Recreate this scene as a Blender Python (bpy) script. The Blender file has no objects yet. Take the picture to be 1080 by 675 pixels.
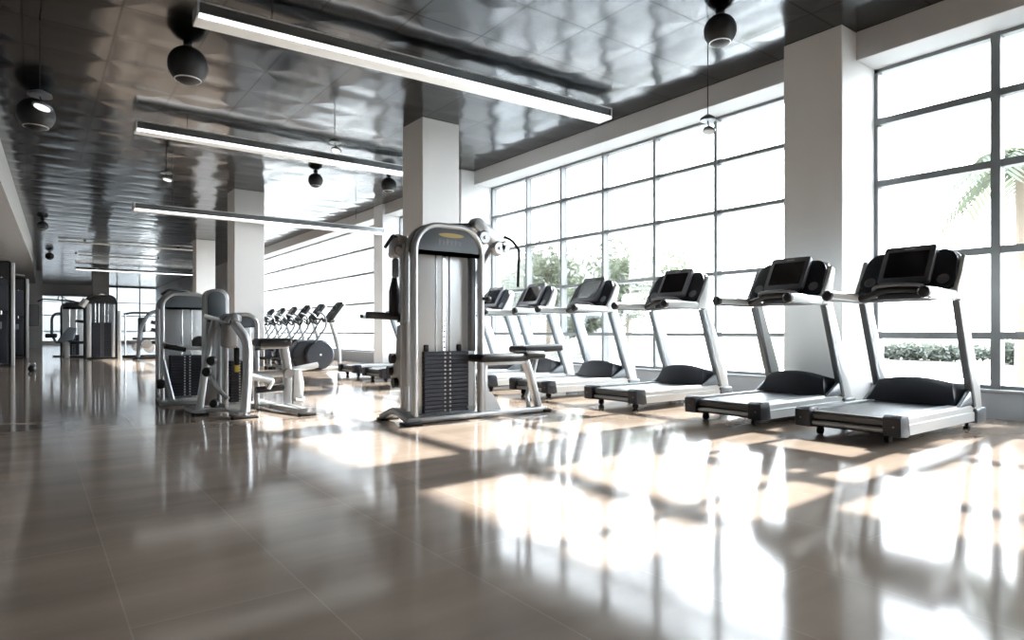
import bpy, bmesh, math, random
from mathutils import Vector, Matrix
R = random.Random(7)
PI = math.pi
SC = bpy.context.scene
COL = SC.collection

# ------------------------------------------------------------------ materials
def new_mat(name):
    m = bpy.data.materials.new(name); m.use_nodes = True
    nt = m.node_tree
    return m, nt, nt.nodes['Principled BSDF']

def pbr(name, col, rough=0.5, metal=0.0, bump=0.0, bscale=60.0, var=0.0, coat=0.0):
    m, nt, b = new_mat(name)
    b.inputs['Base Color'].default_value = (*col, 1)
    b.inputs['Roughness'].default_value = rough
    b.inputs['Metallic'].default_value = metal
    b.inputs['Coat Weight'].default_value = coat
    tc = nt.nodes.new('ShaderNodeTexCoord')
    n = nt.nodes.new('ShaderNodeTexNoise'); n.inputs['Scale'].default_value = bscale
    n.inputs['Detail'].default_value = 3
    nt.links.new(tc.outputs['Object'], n.inputs['Vector'])
    if var > 0:
        r = nt.nodes.new('ShaderNodeMapRange')
        r.inputs['To Min'].default_value = max(0.02, rough - var); r.inputs['To Max'].default_value = rough + var
        nt.links.new(n.outputs['Fac'], r.inputs['Value']); nt.links.new(r.outputs['Result'], b.inputs['Roughness'])
    if bump > 0:
        bp = nt.nodes.new('ShaderNodeBump'); bp.inputs['Strength'].default_value = bump; bp.inputs['Distance'].default_value = 0.01
        nt.links.new(n.outputs['Fac'], bp.inputs['Height']); nt.links.new(bp.outputs['Normal'], b.inputs['Normal'])
    return m

def emit(name, col, s):
    m, nt, b = new_mat(name)
    b.inputs['Base Color'].default_value = (*col, 1)
    b.inputs['Emission Color'].default_value = (*col, 1)
    b.inputs['Emission Strength'].default_value = s
    return m

M = {}
M['silver'] = pbr('silver_paint', (0.60, 0.62, 0.64), 0.30, 0.55, var=0.05)
M['steel'] = pbr('brushed_steel', (0.72, 0.74, 0.76), 0.22, 1.0, var=0.08)
M['white'] = pbr('white_shell', (0.74, 0.77, 0.78), 0.28, 0.0, coat=0.3)
M['grey'] = pbr('grey_shell', (0.16, 0.185, 0.21), 0.35, 0.2, coat=0.2)
M['warmgrey'] = pbr('warm_grey_plate', (0.42, 0.41, 0.405), 0.45, 0.2)
M['panel'] = pbr('pale_rear_panel', (0.66, 0.70, 0.73), 0.3, 0.35, var=0.05)
M['navy'] = pbr('navy_plastic', (0.018, 0.022, 0.034), 0.38, 0.0, bump=0.1, bscale=300)
M['stack'] = pbr('weight_plates', (0.028, 0.032, 0.046), 0.42, 0.3)
M['black'] = pbr('black_plastic', (0.010, 0.011, 0.014), 0.4, 0.0)
M['rubber'] = pbr('black_rubber', (0.012, 0.012, 0.014), 0.65, 0.0, bump=0.2, bscale=200)
M['pad'] = pbr('black_vinyl', (0.009, 0.009, 0.012), 0.42, 0.0, bump=0.15, bscale=120)
M['belt'] = pbr('running_belt', (0.15, 0.155, 0.16), 0.38, 0.0, bump=0.2, bscale=400)
M['screen'] = pbr('screen_glass', (0.006, 0.007, 0.012), 0.06, 0.0, coat=0.6)
M['bezel'] = pbr('screen_bezel', (0.22, 0.23, 0.25), 0.35, 0.4)
M['disc'] = pbr('slate_disc', (0.045, 0.052, 0.068), 0.4, 0.1)
M['mark'] = pbr('pale_print', (0.62, 0.64, 0.66), 0.5)
M['gold'] = pbr('gold_print', (0.55, 0.42, 0.16), 0.5)
M['yellow'] = pbr('yellow_tag', (0.65, 0.50, 0.10), 0.5)
M['wall'] = pbr('painted_wall', (0.81, 0.82, 0.83), 0.6, 0.0, bump=0.05, bscale=90)
M['beam'] = pbr('painted_beam', (0.585, 0.59, 0.60), 0.6)
M['sill'] = pbr('sill_paint', (0.42, 0.44, 0.47), 0.5)
M['darkwall'] = pbr('dark_wall', (0.22, 0.215, 0.21), 0.6)
M['frame'] = pbr('window_frame', (0.20, 0.21, 0.218), 0.4, 0.3)
M['lampbody'] = pbr('lamp_body', (0.20, 0.215, 0.225), 0.25, 0.7)
M['lampedge'] = pbr('lamp_edge', (0.75, 0.77, 0.78), 0.3, 0.4)
M['diffuser'] = emit('lamp_diffuser', (0.86, 0.86, 0.84), 0.10)
M['tube'] = emit('lamp_tube', (1.0, 1.0, 0.98), 1.8)
M['spot'] = emit('spot_lens', (1.0, 0.98, 0.94), 0.5)
M['ball'] = pbr('ball_housing', (0.020, 0.021, 0.024), 0.5, 0.0, bump=0.2, bscale=200)
M['bark'] = pbr('bark', (0.22, 0.18, 0.14), 0.8, bump=0.5, bscale=20)
M['facade'] = pbr('pale_facade', (0.40, 0.40, 0.40), 0.7)
M['facadegrey'] = pbr('grey_facade', (0.13, 0.135, 0.135), 0.8)
M['darkglazing'] = pbr('dark_glazing', (0.10, 0.105, 0.11), 0.5)
M['darkground'] = pbr('dark_ground', (0.035, 0.036, 0.038), 0.9)
M['pave'] = pbr('pale_paving', (0.50, 0.495, 0.475), 0.7)
M['facadeglass'] = pbr('facade_glass', (0.28, 0.29, 0.30), 0.5)

def leaf_mat(name, col, tr):
    m, nt, b = new_mat(name)
    b.inputs['Base Color'].default_value = (*col, 1); b.inputs['Roughness'].default_value = 0.55
    t = nt.nodes.new('ShaderNodeBsdfTranslucent'); t.inputs['Color'].default_value = (*tr, 1)
    mx = nt.nodes.new('ShaderNodeMixShader'); mx.inputs[0].default_value = 0.45
    nt.links.new(b.outputs[0], mx.inputs[1]); nt.links.new(t.outputs[0], mx.inputs[2])
    nt.links.new(mx.outputs[0], nt.nodes['Material Output'].inputs[0])
    return m
M['leaf'] = leaf_mat('tree_leaf', (0.115, 0.128, 0.090), (0.12, 0.14, 0.085))
M['palm'] = leaf_mat('palm_leaf', (0.075, 0.088, 0.058), (0.085, 0.10, 0.058))
M['hedge'] = leaf_mat('hedge_leaf', (0.13, 0.14, 0.12), (0.12, 0.135, 0.105))

def floor_mat():
    m, nt, b = new_mat('polished_tile')
    N, L = nt.nodes, nt.links
    tc = N.new('ShaderNodeTexCoord')
    br = N.new('ShaderNodeTexBrick'); br.offset = 0.5
    br.inputs['Scale'].default_value = 1.0
    br.inputs['Brick Width'].default_value = 1.9; br.inputs['Row Height'].default_value = 0.535
    br.inputs['Mortar Size'].default_value = 0.0025; br.inputs['Mortar Smooth'].default_value = 0.2
    br.inputs['Color1'].default_value = (0.315, 0.245, 0.195, 1)
    br.inputs['Color2'].default_value = (0.350, 0.275, 0.220, 1)
    br.inputs['Mortar'].default_value = (0.40, 0.33, 0.27, 1)
    mp0 = N.new('ShaderNodeMapping'); mp0.inputs['Location'].default_value = (0.35, 0.30, 0); mp0.inputs['Rotation'].default_value = (0, 0, PI/2)
    L.new(tc.outputs['Object'], mp0.inputs['Vector']); L.new(mp0.outputs['Vector'], br.inputs['Vector'])
    mp = N.new('ShaderNodeMapping'); mp.inputs['Scale'].default_value = (0.55, 2.4, 1)
    L.new(tc.outputs['Object'], mp.inputs['Vector'])
    n = N.new('ShaderNodeTexNoise'); n.inputs['Scale'].default_value = 1.3; n.inputs['Detail'].default_value = 6
    L.new(mp.outputs['Vector'], n.inputs['Vector'])
    cr = N.new('ShaderNodeMapRange'); cr.inputs['From Min'].default_value = 0.3; cr.inputs['From Max'].default_value = 0.7
    cr.inputs['To Min'].default_value = 0.82; cr.inputs['To Max'].default_value = 1.18
    L.new(n.outputs['Fac'], cr.inputs['Value'])
    mx = N.new('ShaderNodeVectorMath'); mx.operation = 'SCALE'
    L.new(br.outputs['Color'], mx.inputs[0]); L.new(cr.outputs['Result'], mx.inputs['Scale'])
    L.new(mx.outputs['Vector'], b.inputs['Base Color'])
    rr = N.new('ShaderNodeMapRange'); rr.inputs['To Min'].default_value = 0.06; rr.inputs['To Max'].default_value = 0.13
    L.new(n.outputs['Fac'], rr.inputs['Value']); L.new(rr.outputs['Result'], b.inputs['Roughness'])
    b.inputs['IOR'].default_value = 1.45; b.inputs['Specular IOR Level'].default_value = 0.25
    return m

def ceiling_mat():
    m, nt, b = new_mat('dark_metal_ceiling')
    N, L = nt.nodes, nt.links
    tc = N.new('ShaderNodeTexCoord')
    sp = N.new('ShaderNodeSeparateXYZ'); L.new(tc.outputs['Object'], sp.inputs[0])
    P = 0.86
    def cell(sock, off):
        a = N.new('ShaderNodeMath'); a.operation = 'ADD'; a.inputs[1].default_value = off; L.new(sock, a.inputs[0])
        p = N.new('ShaderNodeMath'); p.operation = 'PINGPONG'; p.inputs[1].default_value = P / 2; L.new(a.outputs[0], p.inputs[0])
        return p.outputs[0]                      # 0 on a seam .. P/2 at the panel's middle
    cx, cy = cell(sp.outputs['X'], 60.3), cell(sp.outputs['Y'], 60.0)
    mn = N.new('ShaderNodeMath'); mn.operation = 'MINIMUM'; L.new(cx, mn.inputs[0]); L.new(cy, mn.inputs[1])
    seam = N.new('ShaderNodeMapRange'); seam.inputs['From Min'].default_value = 0.006; seam.inputs['From Max'].default_value = 0.016
    L.new(mn.outputs[0], seam.inputs['Value'])
    pil = N.new('ShaderNodeMapRange'); pil.interpolation_type = 'SMOOTHSTEP'
    pil.inputs['From Min'].default_value = 0.0; pil.inputs['From Max'].default_value = 0.28
    L.new(mn.outputs[0], pil.inputs['Value'])
    n = N.new('ShaderNodeTexNoise'); n.inputs['Scale'].default_value = 0.55; n.inputs['Detail'].default_value = 1.6; n.inputs['Roughness'].default_value = 0.45
    n.inputs['Distortion'].default_value = 0.4
    L.new(tc.outputs['Object'], n.inputs['Vector'])
    h = N.new('ShaderNodeMath'); h.operation = 'MULTIPLY_ADD'; h.inputs[1].default_value = 0.17
    L.new(pil.outputs['Result'], h.inputs[0]); L.new(n.outputs['Fac'], h.inputs[2])
    bp = N.new('ShaderNodeBump'); bp.inputs['Strength'].default_value = 1.0; bp.inputs['Distance'].default_value = 0.034
    L.new(h.outputs[0], bp.inputs['Height']); L.new(bp.outputs['Normal'], b.inputs['Normal'])
    mx = N.new('ShaderNodeMix'); mx.data_type = 'RGBA'
    mx.inputs['A'].default_value = (0.03, 0.031, 0.033, 1); mx.inputs['B'].default_value = (0.086, 0.090, 0.097, 1)
    L.new(seam.outputs['Result'], mx.inputs['Factor']); L.new(mx.outputs['Result'], b.inputs['Base Color'])
    b.inputs['Metallic'].default_value = 1.0; b.inputs['Roughness'].default_value = 0.16
    return m

def glass_mat():
    m, nt, b = new_mat('window_glass')
    N, L = nt.nodes, nt.links
    t = N.new('ShaderNodeBsdfTransparent'); t.inputs['Color'].default_value = (0.96, 0.98, 0.985, 1)
    g = N.new('ShaderNodeBsdfGlossy'); g.inputs['Roughness'].default_value = 0.02
    fr = N.new('ShaderNodeFresnel'); fr.inputs['IOR'].default_value = 1.45
    ml = N.new('ShaderNodeMath'); ml.operation = 'MULTIPLY'; ml.inputs[1].default_value = 0.6
    mx = N.new('ShaderNodeMixShader')
    L.new(fr.outputs[0], ml.inputs[0]); L.new(ml.outputs[0], mx.inputs[0])
    L.new(t.outputs[0], mx.inputs[1]); L.new(g.outputs[0], mx.inputs[2])
    L.new(mx.outputs[0], N['Material Output'].inputs[0]); N.remove(b)
    return m

def lawn_mat():
    m, nt, b = new_mat('dry_lawn')
    N, L = nt.nodes, nt.links
    tc = N.new('ShaderNodeTexCoord')
    n = N.new('ShaderNodeTexNoise'); n.inputs['Scale'].default_value = 1.6; n.inputs['Detail'].default_value = 5
    L.new(tc.outputs['Object'], n.inputs['Vector'])
    cr = N.new('ShaderNodeValToRGB')
    cr.color_ramp.elements[0].color = (0.050, 0.055, 0.036, 1); cr.color_ramp.elements[0].position = 0.35
    cr.color_ramp.elements[1].color = (0.085, 0.083, 0.064, 1); cr.color_ramp.elements[1].position = 0.62
    L.new(n.outputs['Fac'], cr.inputs[0]); L.new(cr.outputs[0], b.inputs['Base Color'])
    b.inputs['Roughness'].default_value = 0.9
    return m
M['floor'] = floor_mat(); M['ceil'] = ceiling_mat(); M['glass'] = glass_mat(); M['lawn'] = lawn_mat()

# ------------------------------------------------------------------ geometry helpers
class MB:
    """Collects shapes into one mesh."""
    def __init__(s): s.bm = bmesh.new()
    def box(s, lo, hi, bev=0.0, seg=2, mat=None):
        c = [(lo[i] + hi[i]) / 2 for i in range(3)]; d = [abs(hi[i] - lo[i]) for i in range(3)]
        mt = Matrix.Translation(c) @ Matrix.Diagonal((*d, 1))
        if mat is not None: mt = mat @ mt
        r = bmesh.ops.create_cube(s.bm, size=1, matrix=mt)
        if bev > 0:
            es = list({e for v in r['verts'] for e in v.link_edges})
            bmesh.ops.bevel(s.bm, geom=es, offset=min(bev, min(d) * 0.48), segments=seg, profile=0.5, affect='EDGES')
        return s
    def prism(s, pts, frame, t, bev=0.0, seg=2):
        """2D outline pts (ccw) in frame=(origin, u, v, n), extruded by t along n."""
        o, u, v, n = [Vector(q) for q in frame]
        vs = [s.bm.verts.new(o + u * p[0] + v * p[1]) for p in pts]
        f = s.bm.faces.new(vs)
        ex = bmesh.ops.extrude_face_region(s.bm, geom=[f])
        nv = [g for g in ex['geom'] if isinstance(g, bmesh.types.BMVert)]
        bmesh.ops.translate(s.bm, vec=n * t, verts=nv)
        allv = vs + nv
        fs = list({f2 for q in allv for f2 in q.link_faces})
        bmesh.ops.recalc_face_normals(s.bm, faces=fs)
        if bev > 0:
            caps = [q for q in fs if len(q.verts) == len(pts) and len(pts) != 4 or abs(abs(q.normal.dot(n.normalized())) - 1) < 1e-3]
            es = list({e for q in caps for e in q.edges})
            bmesh.ops.bevel(s.bm, geom=es, offset=bev, segments=seg, profile=0.5, affect='EDGES', clamp_overlap=True)
        return s
    def tube(s, pts, r, n=12, r2=None, cap=True, prof=None, up=None):
        """Sweep a circle (radius r -> r2) or a 2D profile along pts."""
        P = [Vector(p) for p in pts]
        if prof is None: prof = [(math.cos(2*PI*i/n), math.sin(2*PI*i/n)) for i in range(n)]; unit = True
        else: unit = False
        rings = []; nrm = None
        for i, p in enumerate(P):
            if i == 0: t = (P[1] - P[0])
            elif i == len(P) - 1: t = (P[-1] - P[-2])
            else: t = (P[i+1] - P[i]).normalized() + (P[i] - P[i-1]).normalized()
            t.normalize()
            if nrm is None:
                a = Vector(up) if up else (Vector((0, 0, 1)) if abs(t.z) < 0.9 else Vector((0, 1, 0)))
                nrm = (a - t * a.dot(t)).normalized()
            else:
                nrm = (nrm - t * nrm.dot(t)).normalized()
            b = t.cross(nrm)
            rad = r if r2 is None else r + (r2 - r) * i / (len(P) - 1)
            k = rad if unit else 1.0
            rings.append([s.bm.verts.new(p + nrm * q[0] * k + b * q[1] * k) for q in prof])
        m = len(prof)
        for a, b2 in zip(rings, rings[1:]):
            for i in range(m):
                s.bm.faces.new((a[i], a[(i+1) % m], b2[(i+1) % m], b2[i]))
        if cap:
            s.bm.faces.new(list(reversed(rings[0]))); s.bm.faces.new(rings[-1])
        return s
    def lathe(s, prof, o, axis=(0, 0, 1), n=28):
        """prof: (radius, height) pairs about axis through o."""
        a = Vector(axis).normalized(); q = a.to_track_quat('Z', 'Y').to_matrix(); o = Vector(o)
        rings = []
        for r, h in prof:
            if r < 1e-6: rings.append([s.bm.verts.new(o + q @ Vector((0, 0, h)))])
            else: rings.append([s.bm.verts.new(o + q @ Vector((r*math.cos(2*PI*i/n), r*math.sin(2*PI*i/n), h))) for i in range(n)])
        for a2, b in zip(rings, rings[1:]):
            for i in range(n):
                j = (i + 1) % n
                if len(a2) == 1 and len(b) == 1: continue
                if len(a2) == 1: s.bm.faces.new((a2[0], b[j], b[i]))
                elif len(b) == 1: s.bm.faces.new((a2[i], a2[j], b[0]))
                else: s.bm.faces.new((a2[i], a2[j], b[j], b[i]))
        return s
    def build(s, name, mat, parent=None, ang=35, recalc=True):
        if recalc: bmesh.ops.recalc_face_normals(s.bm, faces=s.bm.faces[:])
        me = bpy.data.meshes.new(name); s.bm.to_mesh(me); s.bm.free()
        for p in me.polygons: p.use_smooth = True
        me.set_sharp_from_angle(angle=math.radians(ang))
        me.materials.append(mat if not isinstance(mat, str) else M[mat])
        o = bpy.data.objects.new(name, me); COL.objects.link(o)
        if parent is not None: o.parent = parent
        return o

def fil(pts, r=0.06, n=5):
    """Rounds the inner corners of a polyline."""
    P = [Vector(p) for p in pts]; out = [P[0]]
    for i in range(1, len(P) - 1):
        a, b, c = P[i-1], P[i], P[i+1]
        d1, d2 = (a - b), (c - b); k = min(r, d1.length * 0.45, d2.length * 0.45)
        p1, p2 = b + d1.normalized() * k, b + d2.normalized() * k
        for j in range(n + 1):
            t = j / n; out.append(p1 * (1-t)**2 + b * 2*t*(1-t) + p2 * t*t)
    out.append(P[-1]); return out

def rrect(w, h, r, n=5):
    """Rounded rectangle outline centred on 0."""
    o = []
    for cx, cy, a0 in ((w/2-r, h/2-r, 0), (-w/2+r, h/2-r, 90), (-w/2+r, -h/2+r, 180), (w/2-r, -h/2+r, 270)):
        for i in range(n + 1):
            a = math.radians(a0 + 90 * i / n); o.append((cx + r*math.cos(a), cy + r*math.sin(a)))
    return o

def archpts(w, h, r, n=8, z0=0.0):
    """Outline of a door-shaped arch: flat bottom at z0, rounded top corners of radius r at height h."""
    o = [(-w/2, z0), (w/2, z0)]
    for cx, a0 in ((w/2-r, 0), (-w/2+r, 90)):
        for i in range(n + 1):
            a = math.radians(a0 + 90 * i / n); o.append((cx + r*math.cos(a), h - r + r*math.sin(a)))
    return o

def thing(name, label, cat, loc=(0, 0, 0), rz=0.0, group=None):
    o = bpy.data.objects.new(name, None); COL.objects.link(o)
    o.empty_display_size = 0.2; o.location = loc; o.rotation_euler = (0, 0, rz)
    o['label'] = label; o['category'] = cat
    if group: o['group'] = group
    return o
def tag(o, label, cat, group=None):
    o['label'] = label; o['category'] = cat
    if group: o['group'] = group
    return o
def struct(o):
    o['kind'] = 'structure'; return o
def dup(src, loc, label, rz=None, group=None):
    r = src.copy(); COL.objects.link(r); r.location = loc; r['label'] = label
    if rz is not None: r.rotation_euler = (0, 0, rz)
    for ch in list(src.children):
        c = ch.copy(); COL.objects.link(c); c.parent = r
        for g in list(ch.children):
            d = g.copy(); COL.objects.link(d); d.parent = c
    return r

# ------------------------------------------------------------------ the room
HC = 4.36                                  # ceiling
XG, XW = 8.12, 8.00                        # glass plane, inner face of the window wall
YB, YF = -5.0, 57.0                        # rear wall behind the camera, far wall
XL = -3.2
struct(MB().box((XL, YB, -0.15), (XG + 0.1, YF, 0)).build('floor', 'floor'))
struct(MB().box((XL, YB, HC), (XG + 0.2, YF, HC + 0.15)).build('ceiling', 'ceil'))
struct(MB().box((XL - 0.2, YB, 0), (XL, YF, HC)).build('wall_left', 'darkwall'))
struct(MB().box((XL, YB - 0.2, 0), (XG + 0.2, YB, HC)).build('wall_back', 'darkwall'))
struct(MB().prism([(XL, 12.0), (-0.55, 12.0), (-0.05, 30.0), (0.15, 47.0), (XL, 47.0)], ((0, 0, 3.62), (1, 0, 0), (0, 1, 0), (0, 0, 1)), HC - 3.62).build('trim_1', 'beam'))        # the low soffit on the left

# piers of the window wall
def pier(name, y0, y1, x0, x1=XG + 0.2):
    return struct(MB().box((x0, y0, 0), (x1, y1, HC), 0.008, 1).build(name, 'wall'))
pier('wall_pier', 3.55, 4.25, 7.28)
pier('wall_pier.001', 11.55, 12.25, 7.28)
pier('wall_pier.002', 15.95, 16.5, 7.55)
pier('wall_right', 30.0, 57.0, 7.70)  # farthest bay closed to solid wall, to dim the far end
pier('wall_pier.004', -4.2, -3.5, 7.28)
# header beam and sill wall, bay by bay
BAYS = [(1.98, 3.55), (-3.5, 1.90), (4.25, 11.55), (12.25, 15.95), (16.5, 30.0)]
ZB, ZS = 4.06, 0.30
for i, (a, b) in enumerate(BAYS):
    k = '' if i == 0 else '.%03d' % i
    zb = (ZB - 0.03, 3.10)[i] if i < 2 else ZB  # second bay is out of view; its header is dropped to shade the near floor
    struct(MB().box((7.61, a, zb), (XG + 0.2, b, HC), 0.006, 1).build('wall_header' + k, 'beam'))
    m = MB().box((XW - 0.02, a, 0), (XG + 0.16, b, ZS - 0.03)).box((XW - 0.04, a, ZS - 0.03), (XG + 0.16, b, ZS), 0.006, 1)
    struct(m.build('wall_sill' + k, 'sill'))
# free columns
for i, (x, y, w) in enumerate([(5.01, 9.11, 0.69), (3.89, 16.4, 0.70), (4.87, 26.2, 0.66), (2.72, 43.6, 0.80)]):
    struct(MB().box((x, y, 0), (x + w, y + w, HC), 0.008, 1).build('column' + ('' if i == 0 else '.%03d' % i), 'wall'))
# pier at the far end of the left side with a notice on it
struct(MB().box((-0.75, 45.0, 0), (0.42, 46.0, HC)).build('wall_pier.006', 'wall'))
nb = thing('wall_sign', 'white notice panel fixed on the grey far pier beside the cable towers', 'sign', (0, 44.975, 1.25))
MB().box((-0.18, -0.03, 0), (0.24, 0.024, 1.15), 0.01).build('board', 'mark', nb)
MB().prism(rrect(0.46, 1.19, 0.02), ((0.03, 0.0, 0.575), (1, 0, 0), (0, 0, 1), (0, 1, 0)), 0.016).build('border', 'frame', nb)

def window(n, a, b, mulls, zs, ztop, mw=0.05, tz=0.027):
    m = MB(); d0, d1 = XG - 0.055, XG + 0.055
    for z in zs: m.box((XG - 0.06, a, z - tz), (XG + 0.06, b, z + tz))
    for y in mulls: m.box((d0 - 0.02, y - mw/2, ZS), (d1, y + mw/2, ztop))
    for z in (ZS + 0.02, ztop - 0.02): m.box((d0, a, z - 0.02), (d1, b, z + 0.02))
    for y in (a + 0.02, b - 0.02): m.box((d0, y - 0.02, ZS), (d1, y + 0.02, ztop))
    o = struct(m.build('window_%d' % n, 'frame'))
    g = MB().box((XG - 0.006, a, ZS), (XG + 0.006, b, ztop)).build('pane', 'glass', o)
    return o
ZT = [0.86, 1.76, 2.66, 3.40]
window(1, 1.98, 3.55, [2.34], ZT, ZB - 0.03, 0.085, 0.038)
window(7, -3.5, 1.90, [0.75, -0.4, -1.55, -2.5], ZT[:3], 3.10, 0.085)  # unseen bay, top cut down with its header to block sun
pier('wall_pier.005', 1.90, 1.98, 7.61)
window(2, 4.25, 11.55, [5.77, 6.93, 8.10, 9.22, 10.29], ZT, ZB)
window(3, 12.25, 15.95, [13.4, 14.6], ZT, ZB)
window(4, 16.5, 30.0, [], ZT, ZB, 0.03)
# far end wall: glazed, with lintel over its left half
def far_window(n, x0, x1, z1, mulls):
    m = MB()
    for z in (0.95, 2.1, 3.1, z1 - 0.03): m.box((x0, YF - 0.06, z - 0.03), (x1, YF + 0.06, z + 0.03))
    for x in mulls: m.box((x - 0.04, YF - 0.06, 0.25), (x + 0.04, YF + 0.06, z1))
    o = struct(m.build('window_%d' % n, 'frame'))
    MB().box((x0, YF - 0.006, 0.25), (x1, YF + 0.006, z1)).build('pane', 'glass', o)
far_window(5, 0.2, 3.6, 3.55, [0.25, 1.7, 3.55]); far_window(6, 3.6, 7.7, 4.3, [5.1, 6.6])
struct(MB().box((XL, YF, 0), (0.2, YF + 0.2, HC)).box((0.2, YF, 3.55), (3.6, YF + 0.2, HC))
       .box((0.2, YF, 0), (XG + 0.2, YF + 0.2, 0.25)).box((3.6, YF, 4.3), (XG + 0.2, YF + 0.2, HC)).build('wall_far', 'wall'))

# ------------------------------------------------------------------ ceiling lamps and balls
def linear_lamp(x0, x1, y, z, label, ly=0.0):
    t = thing('linear_lamp', label, 'ceiling light', ((x0+x1)/2, y, z), ly, 'linear lamps hung across the gym ceiling')
    w, h, L = 0.30, 0.15, (x1 - x0) / 2
    MB().box((-L, -w/2 + 0.012, 0.035), (L, w/2, h), 0.006, 1).build('housing', 'lampbody', t)
    MB().box((-L, -w/2, h - 0.008), (L, -w/2 + 0.03, h + 0.006)).box((-L, -w/2, 0.028), (L, -w/2 + 0.02, 0.038)).build('edge_trim', 'lampedge', t)
    MB().tube([(-L + 0.01, -w/2 + 0.028, 0.018), (L - 0.01, -w/2 + 0.028, 0.018)], 0.026, 10).build('tube', 'tube', t)
    MB().box((-L, -w/2 + 0.055, 0.0), (L, w/2, 0.036), 0.012).build('diffuser', 'diffuser', t)
    for s in (-1, 1):
        MB().box((s*L - 0.012, -w/2, 0.0), (s*L + 0.012, w/2, h + 0.006), 0.005, 1).build('end_cap', 'lampedge', t)
        MB().tube([(s*(L - 0.75), 0, h), (s*(L - 0.75), 0, HC - z + 0.01)], 0.006, 6).build('wire', 'lampbody', t)
    return t
linear_lamp(1.33, 6.92, 7.05, 4.08, 'long linear lamp nearest the camera, hung before the first column', -0.05)
linear_lamp(1.30, 6.9, 11.75, 4.08, 'long linear lamp whose far end goes behind the first column')
linear_lamp(1.72, 7.5, 15.85, 3.50, 'long linear lamp hung low across the second column')
linear_lamp(1.75, 7.3, 40.0, 4.10, 'faint linear lamp far back before the end windows')
for x0, x1, y, lb in ((0.75, 5.6, 29.3, 'thin pale ceiling track far back beyond the third column'), (1.6, 4.6, 34.0, 'thin pale ceiling track just before the farthest lamp')):
    o = thing('ceiling_track', lb, 'ceiling track', ((x0+x1)/2, y, HC - 0.10), 0, 'pale tracks on the far ceiling')
    MB().box((-(x1-x0)/2, -0.06, 0), ((x1-x0)/2, 0.06, 0.06), 0.01, 1).build('rail', 'lampedge', o)
    for s in (-1, 1): MB().box((s*1.6 - 0.04, -0.02, 0.06), (s*1.6 + 0.04, 0.02, 0.10)).build('bracket', 'lampbody', o)

def ball(x, y, z, r, label, rim=True):
    k = (HC - r - 0.03 - 0.9)/(z - 0.9); x, y, z = x*k, y*k, HC - r - 0.03
    t = thing('ceiling_speaker', label, 'speaker', (x, y, z), 0, 'black ball speakers under the ceiling')
    prof = [(0, -r)] + [(r*math.sin(a), -r*math.cos(a)) for a in [PI*i/16 for i in range(1, 16)]] + [(0, r)]
    MB().lathe(prof, (0, 0, 0)).build('housing', 'ball', t)
    MB().lathe([(0.62*r, -0.80*r), (0.66*r, -0.795*r), (0.66*r, -0.72*r), (0.60*r, -0.79*r)], (0, 0, 0)).build('rim', 'lampedge', t)
    MB().tube([(0, 0, r*0.98), (0, 0, HC - z)], 0.018, 10).build('stem', 'black', t)
    MB().lathe([(0.0, 0), (0.05, 0), (0.05, 0.02), (0, 0.02)], (0, 0, HC - z - 0.02)).build('mount', 'black', t)
ball(1.49, 8.50, 4.10, 0.225, 'large black ball speaker left of the nearest linear lamp')
ball(0.03, 11.6, 4.06, 0.24, 'black ball speaker right below the twin spot pendant at left')
ball(5.90, 4.17, 4.13, 0.172, 'black ball speaker over the treadmills, close to the window beam')
ball(4.84, 13.5, 4.14, 0.155, 'small black ball speaker between the first and second columns')
ball(6.29, 12.97, 4.14, 0.17, 'small black ball speaker at the left edge of the first column')
ball(0.23, 24.3, 4.14, 0.15, 'small distant ball speaker beside the left soffit, nearer of two')
ball(0.56, 33.8, 4.14, 0.16, 'small distant ball speaker beside the left soffit, farther of two')

def pendant(x, y, z, label, k=1.0, lit=False):
    t = thing('pendant_spot', label, 'pendant light', (x, y, z), 0, 'twin disc pendants hung on thin wires')
    MB().tube([(0, 0, 0.06), (0, 0, HC - z)], 0.006, 6).build('wire', 'black', t)
    MB().lathe([(0, 0.07), (0.03, 0.068), (0.085*k, 0.03), (0.09*k, 0.0), (0.0, -0.004)], (0, 0, 0)).build('upper_disc', 'grey', t)
    MB().tube([(0, 0, 0), (0.02, 0, -0.07)], 0.008, 8).build('joint', 'black', t)
    d = MB().lathe([(0, 0.055), (0.04, 0.05), (0.075*k, 0.02), (0.075*k, 0.0), (0, -0.002)], (0.02, 0, -0.12), (0.25, 0.1, 1)).build('lower_disc', 'grey', t)
    MB().lathe([(0, 0.0), (0.06*k, 0.0), (0.06*k, -0.012), (0, -0.016)], (0.02, 0, -0.12), (0.25, 0.1, 1)).build('lens', 'spot' if lit else 'mark', d)
pendant(6.30, 4.62, 3.36, 'dark twin disc pendant hanging before the window beside the ball speaker')
pendant(0.06, 8.85, 3.52, 'twin disc pendant on a long wire at the upper left', 1.3, True)
pendant(3.9, 10.0, 3.95, 'small twin disc pendant between the two nearest linear lamps', 1.1, True)
pendant(2.1, 14.2, 4.02, 'small twin disc pendant just under the second linear lamp', 1.2, True)

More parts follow.
